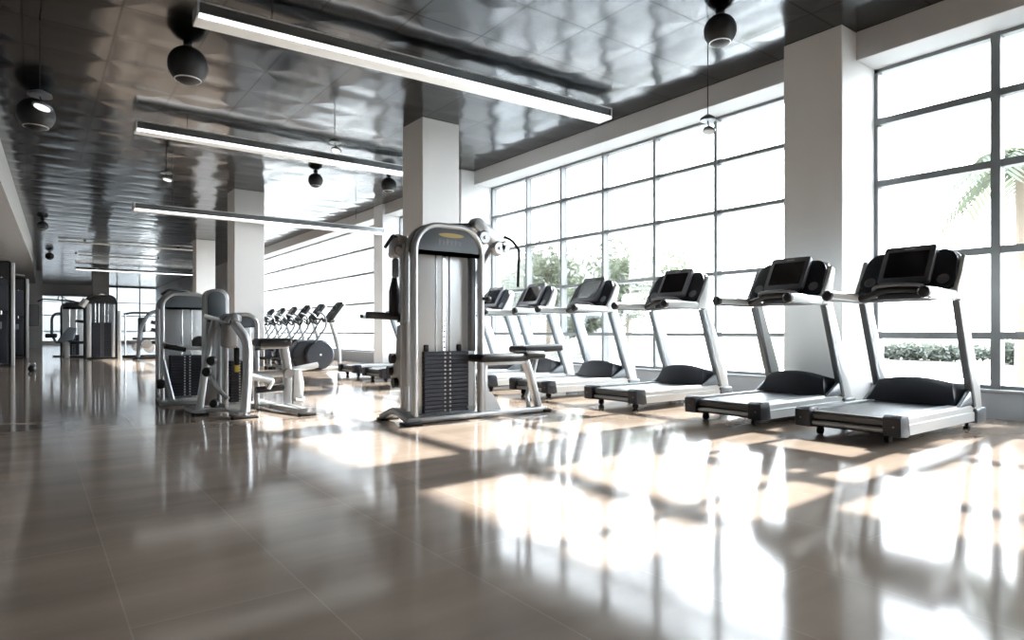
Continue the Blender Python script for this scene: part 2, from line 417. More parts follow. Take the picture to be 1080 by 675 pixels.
# ------------------------------------------------------------------ treadmills (local x runs from the rear roller to the console)
def make_treadmill(label, loc):
    t = thing('treadmill', label, 'treadmill', loc, 0, 'treadmills in the row along the window wall')
    W = 0.43
    # deck frame: two side rails with a stepped skirt and the floor pan between them
    m = MB()
    for s in (-1, 1):
        prof = [(W*s, 0.075), (W*s, 0.155), ((W-0.012)*s, 0.162), ((W-0.012)*s, 0.205), ((W-0.03)*s, 0.228), ((W-0.115)*s, 0.232), ((W-0.115)*s, 0.075)]
        m.prism([(p[0], p[1]) for p in prof], ((0.10, 0, 0), (0, 1, 0), (0, 0, 1), (1, 0, 0)), 1.56, 0.0)
    m.build('deck_frame', 'white', t)
    MB().box((0.06, -W + 0.10, 0.075), (1.60, W - 0.10, 0.15), 0.01, 1).build('belt_bed', 'black', t)
    b = MB().prism([(0.045, 0.185), (0.05, 0.15), (0.08, 0.135), (1.40, 0.19), (1.40, 0.215), (0.09, 0.215), (0.06, 0.208)],
                   ((0, -W + 0.125, 0), (1, 0, 0), (0, 0, 1), (0, 1, 0)), 2*(W - 0.125)).build('belt', 'belt', t)
    MB().tube([(0.045, -W + 0.13, 0.11), (0.045, W - 0.13, 0.11)], 0.022, 12).build('rear_bar', 'silver', t)
    for s in (-1, 1):
        y0, y1 = s*(W - 0.135), s*(W + 0.006)
        c = MB().prism([(-0.005, 0.075), (0.12, 0.06), (0.17, 0.075), (0.14, 0.235), (0.02, 0.24), (-0.012, 0.22)],
                   ((0, min(y0, y1), 0), (1, 0, 0), (0, 0, 1), (0, 1, 0)), abs(y1 - y0), 0.012).build('end_cap', 'navy', t)
        MB().lathe([(0, 0), (0.008, 0), (0.008, 0.003), (0, 0.004)], (-0.0105, s*(W - 0.05), 0.15), (-1, 0, 0), 10).build('bolt', 'bezel', c)
        MB().tube([(0.14, s*(W - 0.15) - 0.018, 0.034), (0.14, s*(W - 0.15) + 0.018, 0.034)], 0.034, 14).box((0.12, s*(W-0.15) - 0.022, 0.03), (0.16, s*(W-0.15) + 0.022, 0.08)).build('wheel', 'rubber', t)
        MB().lathe([(0.028, 0), (0.028, 0.02), (0.016, 0.025), (0.016, 0.08)], (1.55, s*(W - 0.06), 0), n=12).build('foot', 'rubber', t)
    # motor hood, wedge with arched top
    n = 10; hood = MB()
    rows = []
    for i in range(n + 1):
        y = -0.375 + 0.75*i/n; k = 1 - (abs(y)/0.375)**2
        zt = 0.425 + 0.045*k
        rows.append([(1.24 + 0.02*(1-k), y, 0.225), (1.335, y*0.87, zt - 0.03), (1.37, y*0.86, zt), (1.60, y, zt - 0.05), (1.66, y, 0.20)])
    vv = [[hood.bm.verts.new(p) for p in r] for r in rows]
    for a, b2 in zip(vv, vv[1:]):
        for j in range(5):
            hood.bm.faces.new((a[j], a[(j+1) % 5], b2[(j+1) % 5], b2[j]))
    hood.bm.faces.new(vv[0]); hood.bm.faces.new(list(reversed(vv[-1])))
    h = hood.build('motor_hood', 'navy', t)
    for s in (-1, 1):
        MB().prism([(1.215, 0.222), (1.62, 0.222), (1.60, 0.38), (1.48, 0.36), (1.36, 0.30)], ((0, s*0.405 - 0.02, 0), (1, 0, 0), (0, 0, 1), (0, 1, 0)), 0.04, 0.012).build('hood_wing', 'grey', h)
    # uprights
    for s in (-1, 1):
        y = s*(W - 0.025)
        u = MB().prism([(1.58, 0.16), (1.76, 0.16), (1.70, 0.42), (1.30, 1.28), (1.19, 1.28), (1.24, 1.10)], ((0, y - 0.028, 0), (1, 0, 0), (0, 0, 1), (0, 1, 0)), 0.056, 0.016).build('upright', 'white', t)
        MB().prism([(1.545, 0.20), (1.60, 0.20), (1.24, 1.18), (1.17, 1.18)], ((0, y - 0.031, 0), (1, 0, 0), (0, 0, 1), (0, 1, 0)), 0.062, 0.012).build('upright_trim', 'grey', u)
        MB().box((1.56, y - 0.05, 0.05), (1.80, y + 0.05, 0.19), 0.02).build('upright_foot', 'grey', u)
        # handrail
        a = MB().tube(fil([(0.50, y, 1.235), (1.10, y, 1.225), (1.22, y, 1.24)], 0.05), 0, prof=[(p[0], p[1]) for p in rrect(0.10, 0.072, 0.033, 4)]).build('handrail', 'white', t)
        MB().lathe([(0.0, -0.03), (0.032, -0.028), (0.048, -0.012), (0.050, 0.014), (0.046, 0.03)], (0.50, y, 1.235), (1, 0, 0), 18).build('grip_cap', 'black', a)
        MB().box((0.54, y - 0.037, 1.183), (1.12, y + 0.037, 1.196), 0.006, 1).build('grip_pad', 'grey', a)
    # console: white back shell, dark wing panel, screen, speakers, tray, hand sensors
    th = math.radians(29); uv = Vector((0, 1, 0)); vv_ = Vector((math.sin(th), 0, math.cos(th))); nn = uv.cross(vv_)   # nn points to the window
    nn = Vector((math.cos(th), 0, -math.sin(th)))
    O = Vector((1.21, 0, 1.475))
    def wing(w, hh, off, tk, dz=0.0, r=0.12):
        pts = []
        for p in rrect(w, hh, r, 6):
            k = 1 - 0.10*(p[1] + hh/2)/hh          # a little narrower at the top
            pts.append((p[0]*k, p[1] + dz + 0.02*(1 - (2*p[0]/w)**2)))
        return (pts, (O + nn*off, uv, vv_, nn), tk)
    p = wing(0.90, 0.46, 0.045, 0.07); con = MB().prism(*p, 0.02).build('console_shell', 'white', t)
    p = wing(0.85, 0.43, 0.0, 0.055); MB().prism(*p, 0.012).build('wing_panel', 'navy', con)
    for s in (-1, 1):
        MB().prism([(1.09, 1.19), (1.26, 1.19), (1.36, 1.56), (1.30, 1.60), (1.20, 1.42), (1.12, 1.30)], ((0, s*0.425 - 0.022, 0), (1, 0, 0), (0, 0, 1), (0, 1, 0)), 0.044, 0.014).build('side_bracket', 'white', con)
        MB().lathe([(0.050, 0.0), (0.052, 0.006), (0.044, 0.008), (0.042, 0.003), (0.0, 0.002)], O + uv*(s*0.315) - vv_*0.11, -nn, 22).build('speaker', 'bezel', con)
    sc = MB().prism([(q[0], q[1] + 0.045) for q in rrect(0.45, 0.41, 0.03, 4)], (O - nn*0.055, uv, vv_, nn), 0.05, 0.010).build('screen_unit', 'bezel', t)
    MB().prism([(q[0], q[1] + 0.04) for q in rrect(0.355, 0.285, 0.008, 2)], (O - nn*0.0585, uv, vv_, nn), 0.006).build('screen', 'screen', sc)
    MB().prism([(q[0], q[1] + 0.212) for q in rrect(0.09, 0.014, 0.005, 2)], (O - nn*0.0575, uv, vv_, nn), 0.004).build('badge', 'mark', sc)
    tr = MB()
    for s in (-1, 1):
        tr.tube(fil([(1.10, s*0.39, 1.215), (1.05, s*0.30, 1.235), (1.00, s*0.12, 1.285), (1.00, 0, 1.29)], 0.08), 0, prof=rrect(0.05, 0.10, 0.022, 3))
    tr.build('tray', 'black', t)
    bar = MB().tube(fil([(1.06, -0.24, 1.27), (0.97, -0.20, 1.325), (0.96, 0, 1.335), (0.97, 0.20, 1.325), (1.06, 0.24, 1.27)], 0.08), 0.017, 10).build('hand_sensor_bar', 'bezel', t)
    MB().box((1.03, -0.20, 1.20), (1.19, 0.20, 1.265), 0.02).build('button_strip', 'navy', t)
    MB().box((1.10, -0.40, 1.185), (1.22, 0.40, 1.225), 0.015).build('crossbar', 'grey', t)
    return t
T0 = make_treadmill('white and black treadmill before the wide right window, frontmost of the row', (5.42, 2.62, 0))
for loc, lb in (((5.42, 3.82, 0), 'treadmill whose console stands against the thick grey wall pier'),
                ((5.50, 5.42, 0), 'treadmill just beyond the thick grey wall pier, third of the row'),
                ((5.52, 7.02, 0), 'treadmill fourth of the row, before the pale green trees outside'),
                ((5.55, 8.44, 0), 'treadmill fifth of the row, seen over the multi station bench pads'),
                ((5.55, 9.62, 0), 'treadmill sixth of the row, half hidden by the cable station tower'),
                ((5.00, 11.00, 0), 'treadmill deck seen left of the cable station, nearer of that pair'),
                ((5.12, 12.50, 0), 'treadmill deck seen beside the dark flywheel disc, beyond another deck')):
    dup(T0, loc, lb)

# ------------------------------------------------------------------ arched weight towers (local: x width, y depth away from the front)
def arch_tower(t, w, h, d, r, stack=(0.62, 0.72), post=0.05, fm='silver', hm='grey', pm='panel', header=0.26, rods=(-0.1, 0.08), x0=0.0, y0=0.0, marks=True, shroud=True):
    path = [(x0 - w/2, y0, 0.0), (x0 - w/2, y0, h - r)]
    a = [(x0 - w/2 + r - r*math.cos(q), y0, h - r + r*math.sin(q)) for q in [PI/2*i/7 for i in range(1, 8)]]
    b = [(x0 + w/2 - r + r*math.sin(q), y0, h - r + r*math.cos(q)) for q in [PI/2*i/7 for i in range(0, 8)]]
    path += a + b + [(x0 + w/2, y0, 0.0)]
    MB().tube(path, 0, prof=rrect(post, post*1.5, post*0.4, 3), up=(1, 0, 0)).build('front_frame', fm, t)
    path2 = [(p[0], y0 + d, p[2]) for p in path]
    MB().tube(path2, 0, prof=rrect(post, post*1.2, post*0.4, 3), up=(1, 0, 0)).build('rear_frame', fm, t)
    if shroud:
        out = archpts(w - post*0.6, h - 0.01, r, 8, 0.06)
        MB().prism([(x0 + p[0], p[1]) for p in out], ((0, y0 + d*0.75, 0), (1, 0, 0), (0, 0, 1), (0, 1, 0)), 0.02, 0.004).build('rear_panel', pm, t)
        inner = archpts(w + 0.005, h, r, 8, h - 0.5*r); outer = None
        hood = MB()                                      # arched hood that bridges front and rear frame
        ring = [(p[0], p[2]) for p in path[1:-1]]
        va = [hood.bm.verts.new((q[0], y0, q[1])) for q in ring]; vb = [hood.bm.verts.new((q[0], y0 + d, q[1])) for q in ring]
        vc = [hood.bm.verts.new((x0 + (q[0]-x0)*0.95, y0, q[1] - 0.018)) for q in ring]; vd = [hood.bm.verts.new((x0 + (q[0]-x0)*0.95, y0 + d, q[1] - 0.018)) for q in ring]
        for i in range(len(ring) - 1):
            hood.bm.faces.new((va[i], va[i+1], vb[i+1], vb[i])); hood.bm.faces.new((vc[i+1], vc[i], vd[i], vd[i+1]))
            hood.bm.faces.new((va[i], vc[i], vc[i+1], va[i+1])); hood.bm.faces.new((vb[i+1], vd[i+1], vd[i], vb[i]))
        for q in (0, -1): hood.bm.faces.new((va[q], vb[q], vd[q], vc[q]))
        hood.build('hood', hm, t)
        ho = archpts(w - post*0.7, h - post*0.4, r*0.96, 8, h - header)
        hp = MB().prism([(x0 + p[0], p[1]) for p in ho], ((0, y0 - 0.02, 0), (1, 0, 0), (0, 0, 1), (0, 1, 0)), 0.045, 0.012).build('header_panel', hm, t)
        if marks:
            el = [(x0 + 0.02 + 0.15*math.cos(2*PI*i/20), h - header*0.36 + 0.022*math.sin(2*PI*i/20)) for i in range(20)]
            MB().prism(el, ((0, y0 - 0.024, 0), (1, 0, 0), (0, 0, 1), (0, 1, 0)), 0.004).build('emblem', 'gold', hp)
            lm = MB(); xx = x0 - 0.13
            for k in range(6):
                hgt = (0.05, 0.042, 0.055, 0.045, 0.05, 0.04)[k]
                lm.box((xx, y0 - 0.0235, h - header*0.72), (xx + 0.022, y0 - 0.02, h - header*0.72 + hgt))
                lm.box((xx + 0.02, y0 - 0.0235, h - header*0.72 + hgt*0.45), (xx + 0.038, y0 - 0.02, h - header*0.72 + hgt*0.65)); xx += 0.047
            lm.build('lettering', 'bezel', hp)
    sw, sh = stack[0]*w, stack[1]
    st = MB(); nz = 15; sx = x0 + 0.02
    for k in range(nz):
        z0 = 0.08 + (sh - 0.08)*k/nz; z1 = 0.08 + (sh - 0.08)*(k + 0.975)/nz
        st.box((sx - sw/2, y0 + 0.06, z0), (sx + sw/2, y0 + max(0.12, d*0.7), z1), 0.004, 1)
    so = st.build('weight_stack', 'stack', t)
    dm = MB()
    for k in range(nz):
        zc = 0.08 + (sh - 0.08)*(k + 0.47)/nz
        for dx in (-0.025, 0.035):
            dm.box((sx + dx - 0.009, y0 + 0.056, zc - 0.009), (sx + dx + 0.009, y0 + 0.062, zc + 0.009))
    dm.build('number_dots', 'mark', so)
    for dx in rods:
        MB().tube([(x0 + dx, y0 + 0.12, 0.06), (x0 + dx, y0 + 0.12, h - 0.12)], 0.014, 10).build('guide_rod', 'steel', t)
    MB().box((x0 - w/2, y0 - 0.01, 0.0), (x0 + w/2, y0 + d, 0.06), 0.012).build('base', fm, t)
    return t

# --- the large cable station in the middle
t = thing('cable_station', 'tall silver multi station cable machine with dark weight stack in the middle of the floor', 'weight machine', (3.38, 5.60, 0))
arch_tower(t, 0.78, 1.97, 0.15, 0.27, (0.67, 0.70), 0.055, rods=(-0.085, 0.075))
MB().prism([(-0.385, 0.07), (0.385, 0.07), (0.385, 1.66), (-0.385, 1.66)], ((0, 0.145, 0), (1, 0, 0), (0, 0, 1), (0, 1, 0)), 0.012).build('back_sheet', 'panel', t)
o = MB().box((-0.012, 0.10, 0.70), (0.028, 0.115, 1.72), 0.003, 1).build('selector_stem', 'steel', t)
dm = MB()
for k in range(6): dm.lathe([(0, 0), (0.009, 0), (0.009, 0.003), (0, 0.004)], (0.008, 0.099, 0.74 + 0.055*k), (0, -1, 0), 10)
dm.build('stem_holes', 'black', o)
for s in (-0.20, 0.19): MB().box((s - 0.025, 0.09, 0.70), (s + 0.025, 0.16, 0.77), 0.01).build('stack_buffer', 'rubber', t)
MB().box((0.29, 0.02, 0.70), (0.345, 0.10, 1.70), 0.01).build('inner_channel', 'grey', t)
MB().box((0.26, 0.045, 0.10), (0.36, 0.06, 0.125), 0.004, 1).build('stack_label', 'mark', t)
# side plate and feet on the left
pl = MB().prism([(0.10, 0.36), (0.34, 0.34), (0.44, 0.42), (0.40, 0.56), (0.34, 0.62), (0.30, 0.96), (0.10, 1.00)], ((-0.43, 0, 0), (0, 1, 0), (0, 0, 1), (1, 0, 0)), 0.05, 0.012).build('side_plate', 'warmgrey', t)
MB().tube(fil([(-0.42, -0.06, 0.03), (-0.42, 0.30, 0.12), (-0.50, 0.44, 0.03)], 0.2), 0, prof=rrect(0.07, 0.16, 0.03, 3), up=(0, 0, 1)).build('foot_arch', 'silver', t)
for y in (-0.07, 0.44): MB().box((-0.56, y - 0.06, 0.0), (-0.36, y + 0.06, 0.025), 0.008).build('foot_pad', 'rubber', t)
for y, z in ((0.36, 0.63), (0.42, 0.50), (0.30, 0.385)):
    MB().tube([(-0.47, y + 0.01, z), (-0.385, y, z)], 0.052, 16).build('pulley', 'rubber', t)
# top arm
MB().tube([(-0.08, 0.10, 1.985), (0.0, 0.10, 1.99), (0.36, 0.10, 2.03)], 0.024, 12).build('top_bar', 'black', t)
MB().box((-0.16, 0.06, 1.955), (-0.02, 0.14, 2.005), 0.015).build('top_clamp', 'black', t)
dv = Vector((0.30, 0, -0.185)); dn = dv.normalized()
aj = MB().prism([(q[0]*1 + 0.18, q[1]) for q in rrect(0.47, 0.135, 0.06, 6)], ((0.385, 0.02, 2.045), dn, Vector((-dn.z, 0, dn.x)) * 1.0, (0, 1, 0)), 0.14, 0.02).build('arm_joint', 'silver', t)
for (x, z, r) in ((0.45, 1.90, 0.075), (0.64, 1.80, 0.08), (0.72, 1.82, 0.065)):
    MB().lathe([(0, 0), (r*0.8, 0), (r, 0.02), (r, 0.07), (r*0.8, 0.09), (0, 0.09)], (x, 0.0, z), (0, 1, 0), 24).build('pulley', 'silver', aj)
    MB().lathe([(0, 0), (0.018, 0), (0.018, 0.014), (0, 0.016)], (x, 0.0, z), (0, -1, 0), 12).build('pulley', 'silver', aj)
MB().tube([(0.62, 0.10, 1.85), (0.50, 0.14, 1.62), (0.40, 0.18, 1.36)], 0, prof=rrect(0.06, 0.07, 0.02, 3)).build('arm_strut', 'silver', t)
MB().tube(fil([(0.72, 0.04, 1.935), (0.80, 0.0, 1.90), (0.885, -0.02, 1.80), (0.885, -0.02, 1.73), (0.87, -0.02, 1.39)], 0.04), 0.017, 12).build('pull_handle', 'black', t)
# bench to the right: base bar, post, pads
MB().box((-0.42, -0.055, 0.005), (1.26, 0.03, 0.065), 0.018).build('base_bar', 'silver', t)
MB().box((1.20, -0.07, 0.0), (1.31, 0.045, 0.035), 0.01).build('bar_foot', 'rubber', t)
MB().box((0.92, -0.055, 0.0), (1.22, 0.030, 0.012), 0.004, 1).build('bar_foot', 'rubber', t)
MB().tube([(1.17, 0.0, 0.06), (1.08, 0.0, 0.34), (0.98, 0.0, 0.60)], 0, prof=rrect(0.085, 0.075, 0.02, 3)).build('bench_post', 'silver', t)
MB().box((0.40, -0.04, 0.05), (0.46, 0.04, 0.56), 0.015).build('bench_post', 'silver', t)
MB().prism([(0.46, 0.06), (0.66, 0.06), (0.56, 0.22), (0.46, 0.30)], ((0, -0.006, 0), (1, 0, 0), (0, 0, 1), (0, 1, 0)), 0.012).build('gusset', 'silver', t)
MB().box((0.40, -0.035, 0.545), (1.02, 0.035, 0.585), 0.012).build('bench_rail', 'silver', t)
MB().box((0.30, -0.16, 0.585), (0.93, 0.16, 0.665), 0.03, 3).build('seat_pad', 'pad', t)
MB().box((0.86, -0.17, 0.60), (1.16, 0.10, 0.69), 0.04, 4).build('arm_pad', 'pad', t)
MB().box((1.02, 0.02, 0.63), (1.60, 0.34, 0.71), 0.03, 3, Matrix.Rotation(-0.03, 4, 'Y')).build('back_pad', 'pad', t)
MB().tube(fil([(1.10, 0.12, 0.16), (1.22, 0.18, 0.36), (1.30, 0.18, 0.645)], 0.06), 0.028, 10).tube([(1.05, 0.02, 0.06), (1.12, 0.14, 0.18)], 0.025, 8).build('pad_strut', 'silver', t)
MB().lathe([(0, -0.02), (0.03, -0.018), (0.034, 0), (0.03, 0.02), (0, 0.022)], (0.44, -0.07, 1.24), (1, 0, 0), 14).tube([(0.385, -0.04, 1.25), (0.45, -0.07, 1.24)], 0.016, 8).build('knob', 'black', t)
# stations on the far left side: handle, back pad, arm pad, carried by a rear post
MB().tube([(-0.40, 0.20, 0.04), (-0.40, 0.20, 1.86)], 0, prof=rrect(0.05, 0.07, 0.02, 3)).build('rear_post', 'silver', t)
hs = MB().prism(rrect(0.12, 0.24, 0.045, 5), ((-0.455, 0.22, 1.76), (1, 0, 0), (0.12, 0, 1), (0, 1, 0)), 0.10, 0.02).build('side_joint', 'silver', t)
for x, z, r in ((-0.44, 1.82, 0.045), (-0.47, 1.71, 0.04)):
    MB().lathe([(0, 0), (r*0.8, 0), (r, 0.012), (r, 0.03), (0, 0.035)], (x, 0.205, z), (0, -1, 0), 18).build('pulley', 'warmgrey', hs)
MB().tube(fil([(-0.46, 0.24, 1.85), (-0.51, 0.22, 1.86), (-0.615, 0.18, 1.73)], 0.03), 0.017, 10).build('side_grip', 'black', hs)
MB().box((-0.495, 0.22, 1.44), (-0.435, 0.30, 1.64), 0.028, 3).build('side_grip', 'grey', hs)
MB().tube([(-0.42, 0.26, 1.68), (-0.37, 0.25, 1.60), (-0.355, 0.25, 1.54)], 0.022, 10).build('side_strut', 'warmgrey', hs)
MB().tube([(-0.375, 0.24, 1.55), (-0.335, 0.24, 1.50)], 0.04, 12).build('side_grip', 'black', hs)
MB().prism([(-0.055, 0), (0.055, 0), (0.05, 0.24), (0.012, 0.42), (-0.02, 0.42), (-0.055, 0.28)], ((-0.455, 0.26, 1.03), (1, 0, 0), (0, 0, 1), (0, 1, 0)), 0.07, 0.016).build('side_back_pad', 'pad', t)
MB().tube([(-0.43, 0.29, 1.34), (-0.345, 0.24, 1.28)], 0.016, 8).build('pad_strut', 'silver', t)
MB().tube([(-0.745, 0.30, 1.065), (-0.60, 0.30, 1.06), (-0.40, 0.29, 1.05)], 0, prof=rrect(0.07, 0.11, 0.03, 4)).build('side_arm_pad', 'pad', t)
MB().tube([(-0.44, 0.28, 1.03), (-0.335, 0.24, 1.06)], 0.04, 12).build('side_pivot', 'black', t)

# --- left cluster: arched machine, shrouded pair with press frame, leg bench
t = thing('weight_machine', 'arched grey weight machine at the left of the near cluster, with bar handle on top', 'weight machine', (1.56, 9.02, 0))
arch_tower(t, 0.54, 1.38, 0.36, 0.17, (0.66, 0.60), 0.05, 'silver', 'grey', 'panel', 0.17, rods=(-0.03, 0.08), marks=False)
MB().tube(fil([(-0.28, -0.02, 1.36), (-0.20, -0.02, 1.43), (0.02, 0.06, 1.42), (0.08, 0.10, 1.38)], 0.06), 0.018, 10).build('top_handle', 'black', t)
MB().tube([(-0.28, -0.06, 0.76), (-0.14, -0.08, 0.71), (0.26, -0.10, 0.68)], 0, prof=rrect(0.05, 0.06, 0.02, 3)).build('lap_bar', 'silver', t)
MB().tube([(-0.26, -0.08, 0.725), (-0.02, -0.09, 0.68)], 0.035, 12).build('lap_pad', 'pad', t)
MB().lathe([(0, -0.05), (0.08, -0.045), (0.09, 0), (0.08, 0.045), (0, 0.05)], (0.14, -0.06, 0.76), (0, 1, 0), 20).build('roller_pad', 'pad', t)
for s in (-1, 1):
    MB().tube([(s*0.27, -0.02, 0.55), (s*0.19, -0.20, 0.06)], 0, prof=rrect(0.05, 0.06, 0.02, 3)).build('front_leg', 'silver', t)
MB().box((-0.34, -0.30, 0.0), (0.30, -0.22, 0.05), 0.015).build('base_foot', 'silver', t)
MB().box((-0.30, -0.24, 0.0), (-0.22, 0.36, 0.05), 0.015).build('base_foot', 'silver', t)
MB().lathe([(0, -0.04), (0.05, -0.04), (0.06, 0), (0.05, 0.04), (0, 0.04)], (-0.31, -0.16, 0.26), (1, 0, 0), 18).build('ankle_pad', 'pad', t)

t = thing('press_machine', 'silver press machine with bent front posts and twin grey shrouds in the near cluster', 'weight machine', (1.75, 7.85, 0))
arch_tower(t, 0.34, 1.10, 0.34, 0.13, (0.72, 0.56), 0.05, 'silver', 'grey', 'panel', 0.14, rods=(-0.05, 0.05), x0=0.19, y0=0.0, marks=False)
sh = MB().prism(archpts(0.27, 1.42, 0.11, 7, 0.30), ((0.03, 0.46, 0), (1, 0, 0), (0, 0, 1), (0, 1, 0)), 0.24, 0.03).build('tall_shroud', 'silver', t)
MB().prism(archpts(0.20, 1.385, 0.09, 7, 1.02), ((0.02, 0.452, 0), (1, 0, 0), (0, 0, 1), (0, 1, 0)), 0.02, 0.006).build('shroud_window', 'grey', sh)
MB().box((-0.08, 0.45, 0.34), (0.12, 0.465, 0.95), 0.004, 1).build('shroud_window', 'panel', sh)
MB().box((-0.11, 0.44, 0.02), (0.17, 0.72, 0.30), 0.02).build('shroud_base', 'warmgrey', t)
# front posts
MB().tube(fil([(-0.10, -0.06, 1.06), (-0.21, -0.16, 0.66), (-0.30, -0.20, 0.0)], 0.15), 0, prof=rrect(0.075, 0.075, 0.025, 3)).build('front_post', 'silver', t)
MB().tube(fil([(0.00, -0.50, 0.985), (0.10, -0.62, 0.80), (0.08, -0.70, 0.45), (0.03, -0.78, 0.02)], 0.16), 0, prof=rrect(0.085, 0.095, 0.03, 3)).build('front_post', 'silver', t)
MB().tube(fil([(0.16, 0.02, 1.05), (0.06, -0.25, 1.06), (0.00, -0.52, 0.985)], 0.1), 0, prof=rrect(0.09, 0.08, 0.03, 3)).build('top_arm', 'silver', t)
MB().tube([(-0.24, -0.10, 1.08), (-0.12, -0.08, 1.045), (0.02, -0.05, 0.98)], 0, prof=rrect(0.05, 0.06, 0.02, 3)).build('top_arm', 'white', t)
MB().box((-0.06, -0.30, 0.72), (0.09, -0.06, 1.0), 0.04, 3).build('pivot_cover', 'warmgrey', t)
for x, y, z in ((-0.17, -0.20, 0.58), (-0.22, -0.21, 0.46), (-0.13, -0.14, 0.10)):
    MB().lathe([(0, -0.045), (0.045, -0.04), (0.055, 0), (0.045, 0.04), (0, 0.045)], (x, y, z), (0.6, 1, 0), 16).build('adjuster', 'black', t)
MB().box((-0.36, -0.30, 0.0), (-0.24, 0.30, 0.05), 0.015).build('base_foot', 'silver', t)
MB().prism([(-0.30, -0.26), (-0.30, -0.12), (0.06, -0.40), (0.08, -0.82), (-0.04, -0.82), (-0.07, -0.45)], ((0, 0, 0.03), (1, 0, 0), (0, 1, 0), (0, 0, 1)), 0.035, 0.008).build('base_plate', 'silver', t)
for a, b in (((-0.38, -0.32), (-0.22, -0.22)), ((-0.11, -0.90), (0.14, -0.78))):
    MB().box((a[0], a[1], 0), (b[0], b[1], 0.022), 0.006, 1).build('foot_pad', 'rubber', t)
MB().tube(fil([(0.08, -0.62, 0.44), (0.22, -0.56, 0.40), (0.37, -0.52, 0.36)], 0.05), 0.04, 14).build('press_arm', 'silver', t)
MB().tube(fil([(0.30, -0.54, 0.375), (0.40, -0.50, 0.355), (0.36, -0.46, 0.27)], 0.03), 0.03, 12).build('press_grip', 'steel', t)
MB().tube([(0.11, -0.12, 0.86), (0.11, -0.12, 0.40)], 0.008, 8).build('cable', 'black', t)
tg = MB().box((0.08, -0.14, 0.44), (0.14, -0.09, 0.53), 0.015).build('pin_block', 'yellow', t)
MB().box((0.085, -0.15, 0.52), (0.135, -0.08, 0.72), 0.012).build('pin_block', 'black', t)
MB().tube(fil([(-0.13, 0.05, 0.42), (-0.09, 0.0, 0.28), (0.02, -0.10, 0.14)], 0.06), 0.025, 10).build('link_arm', 'silver', t)

t = thing('leg_bench', 'silver leg bench with black seat pad and white leg plate in the near cluster', 'weight bench', (2.25, 7.55, 0))
MB().box((-0.24, -0.16, 0.735), (0.14, 0.16, 0.825), 0.04, 4).build('seat_pad', 'pad', t)
MB().box((-0.20, -0.08, 0.705), (0.12, 0.08, 0.74), 0.012).build('seat_plate', 'silver', t)
MB().tube(fil([(0.08, 0, 0.72), (0.13, 0, 0.42), (0.12, 0, 0.03)], 0.2), 0, prof=rrect(0.10, 0.10, 0.03, 3)).build('seat_post', 'silver', t)
MB().prism([(0.17, 0.03), (0.29, 0.03), (0.31, 0.30), (0.27, 0.47), (0.19, 0.46)], ((0, -0.05, 0), (1, 0, 0), (0, 0, 1), (0, 1, 0)), 0.10, 0.025).build('leg_plate', 'white', t)
MB().tube([(-0.28, 0.0, 0.40), (0.14, 0.0, 0.43)], 0, prof=rrect(0.085, 0.075, 0.025, 3)).build('cross_tube', 'silver', t)
MB().tube([(0.12, 0.02, 0.44), (0.50, 0.06, 0.50)], 0.036, 12).build('leg_arm', 'silver', t)
MB().lathe([(0, -0.06), (0.055, -0.06), (0.062, 0), (0.055, 0.06), (0, 0.06)], (0.12, -0.02, 0.42), (0, 1, 0), 20).build('pivot', 'warmgrey', t)
MB().tube([(-0.24, -0.05, 0.245), (0.06, -0.05, 0.26)], 0.038, 12).build('ankle_pad', 'pad', t)
MB().tube([(-0.24, 0.0, 0.70), (-0.10, 0.0, 0.71)], 0.012, 8).lathe([(0, 0), (0.022, 0.002), (0.024, 0.02), (0, 0.035)], (-0.06, -0.03, 0.70), (0, 0, -1), 12).build('seat_lever', 'black', t)
MB().box((-0.10, -0.05, 0.02), (0.02, 0.60, 0.07), 0.018).build('rear_bar', 'silver', t)
mt = Matrix.Translation((0, 0, 0)) @ Matrix.Rotation(0, 4, 'Z')
MB().tube([(-0.06, 0.52, 0.045), (-0.02, -0.10, 0.045), (0.10, -0.62, 0.035)], 0, prof=rrect(0.055, 0.10, 0.018, 3), up=(0, 0, 1)).build('base_bar', 'silver', t)
MB().box((0.02, -0.78, 0.0), (0.19, -0.66, 0.03), 0.01).build('bar_foot', 'rubber', t)
MB().tube([(0.12, 0.0, 0.05), (0.10, -0.64, 0.05)], 0, prof=rrect(0.045, 0.07, 0.015, 3), up=(0, 0, 1)).build('base_bar', 'silver', t)
MB().tube(fil([(0.30, -0.02, 0.12), (0.26, -0.14, 0.10), (0.16, -0.16, 0.12)], 0.04), 0.022, 10).build('foot_lever', 'silver', t)

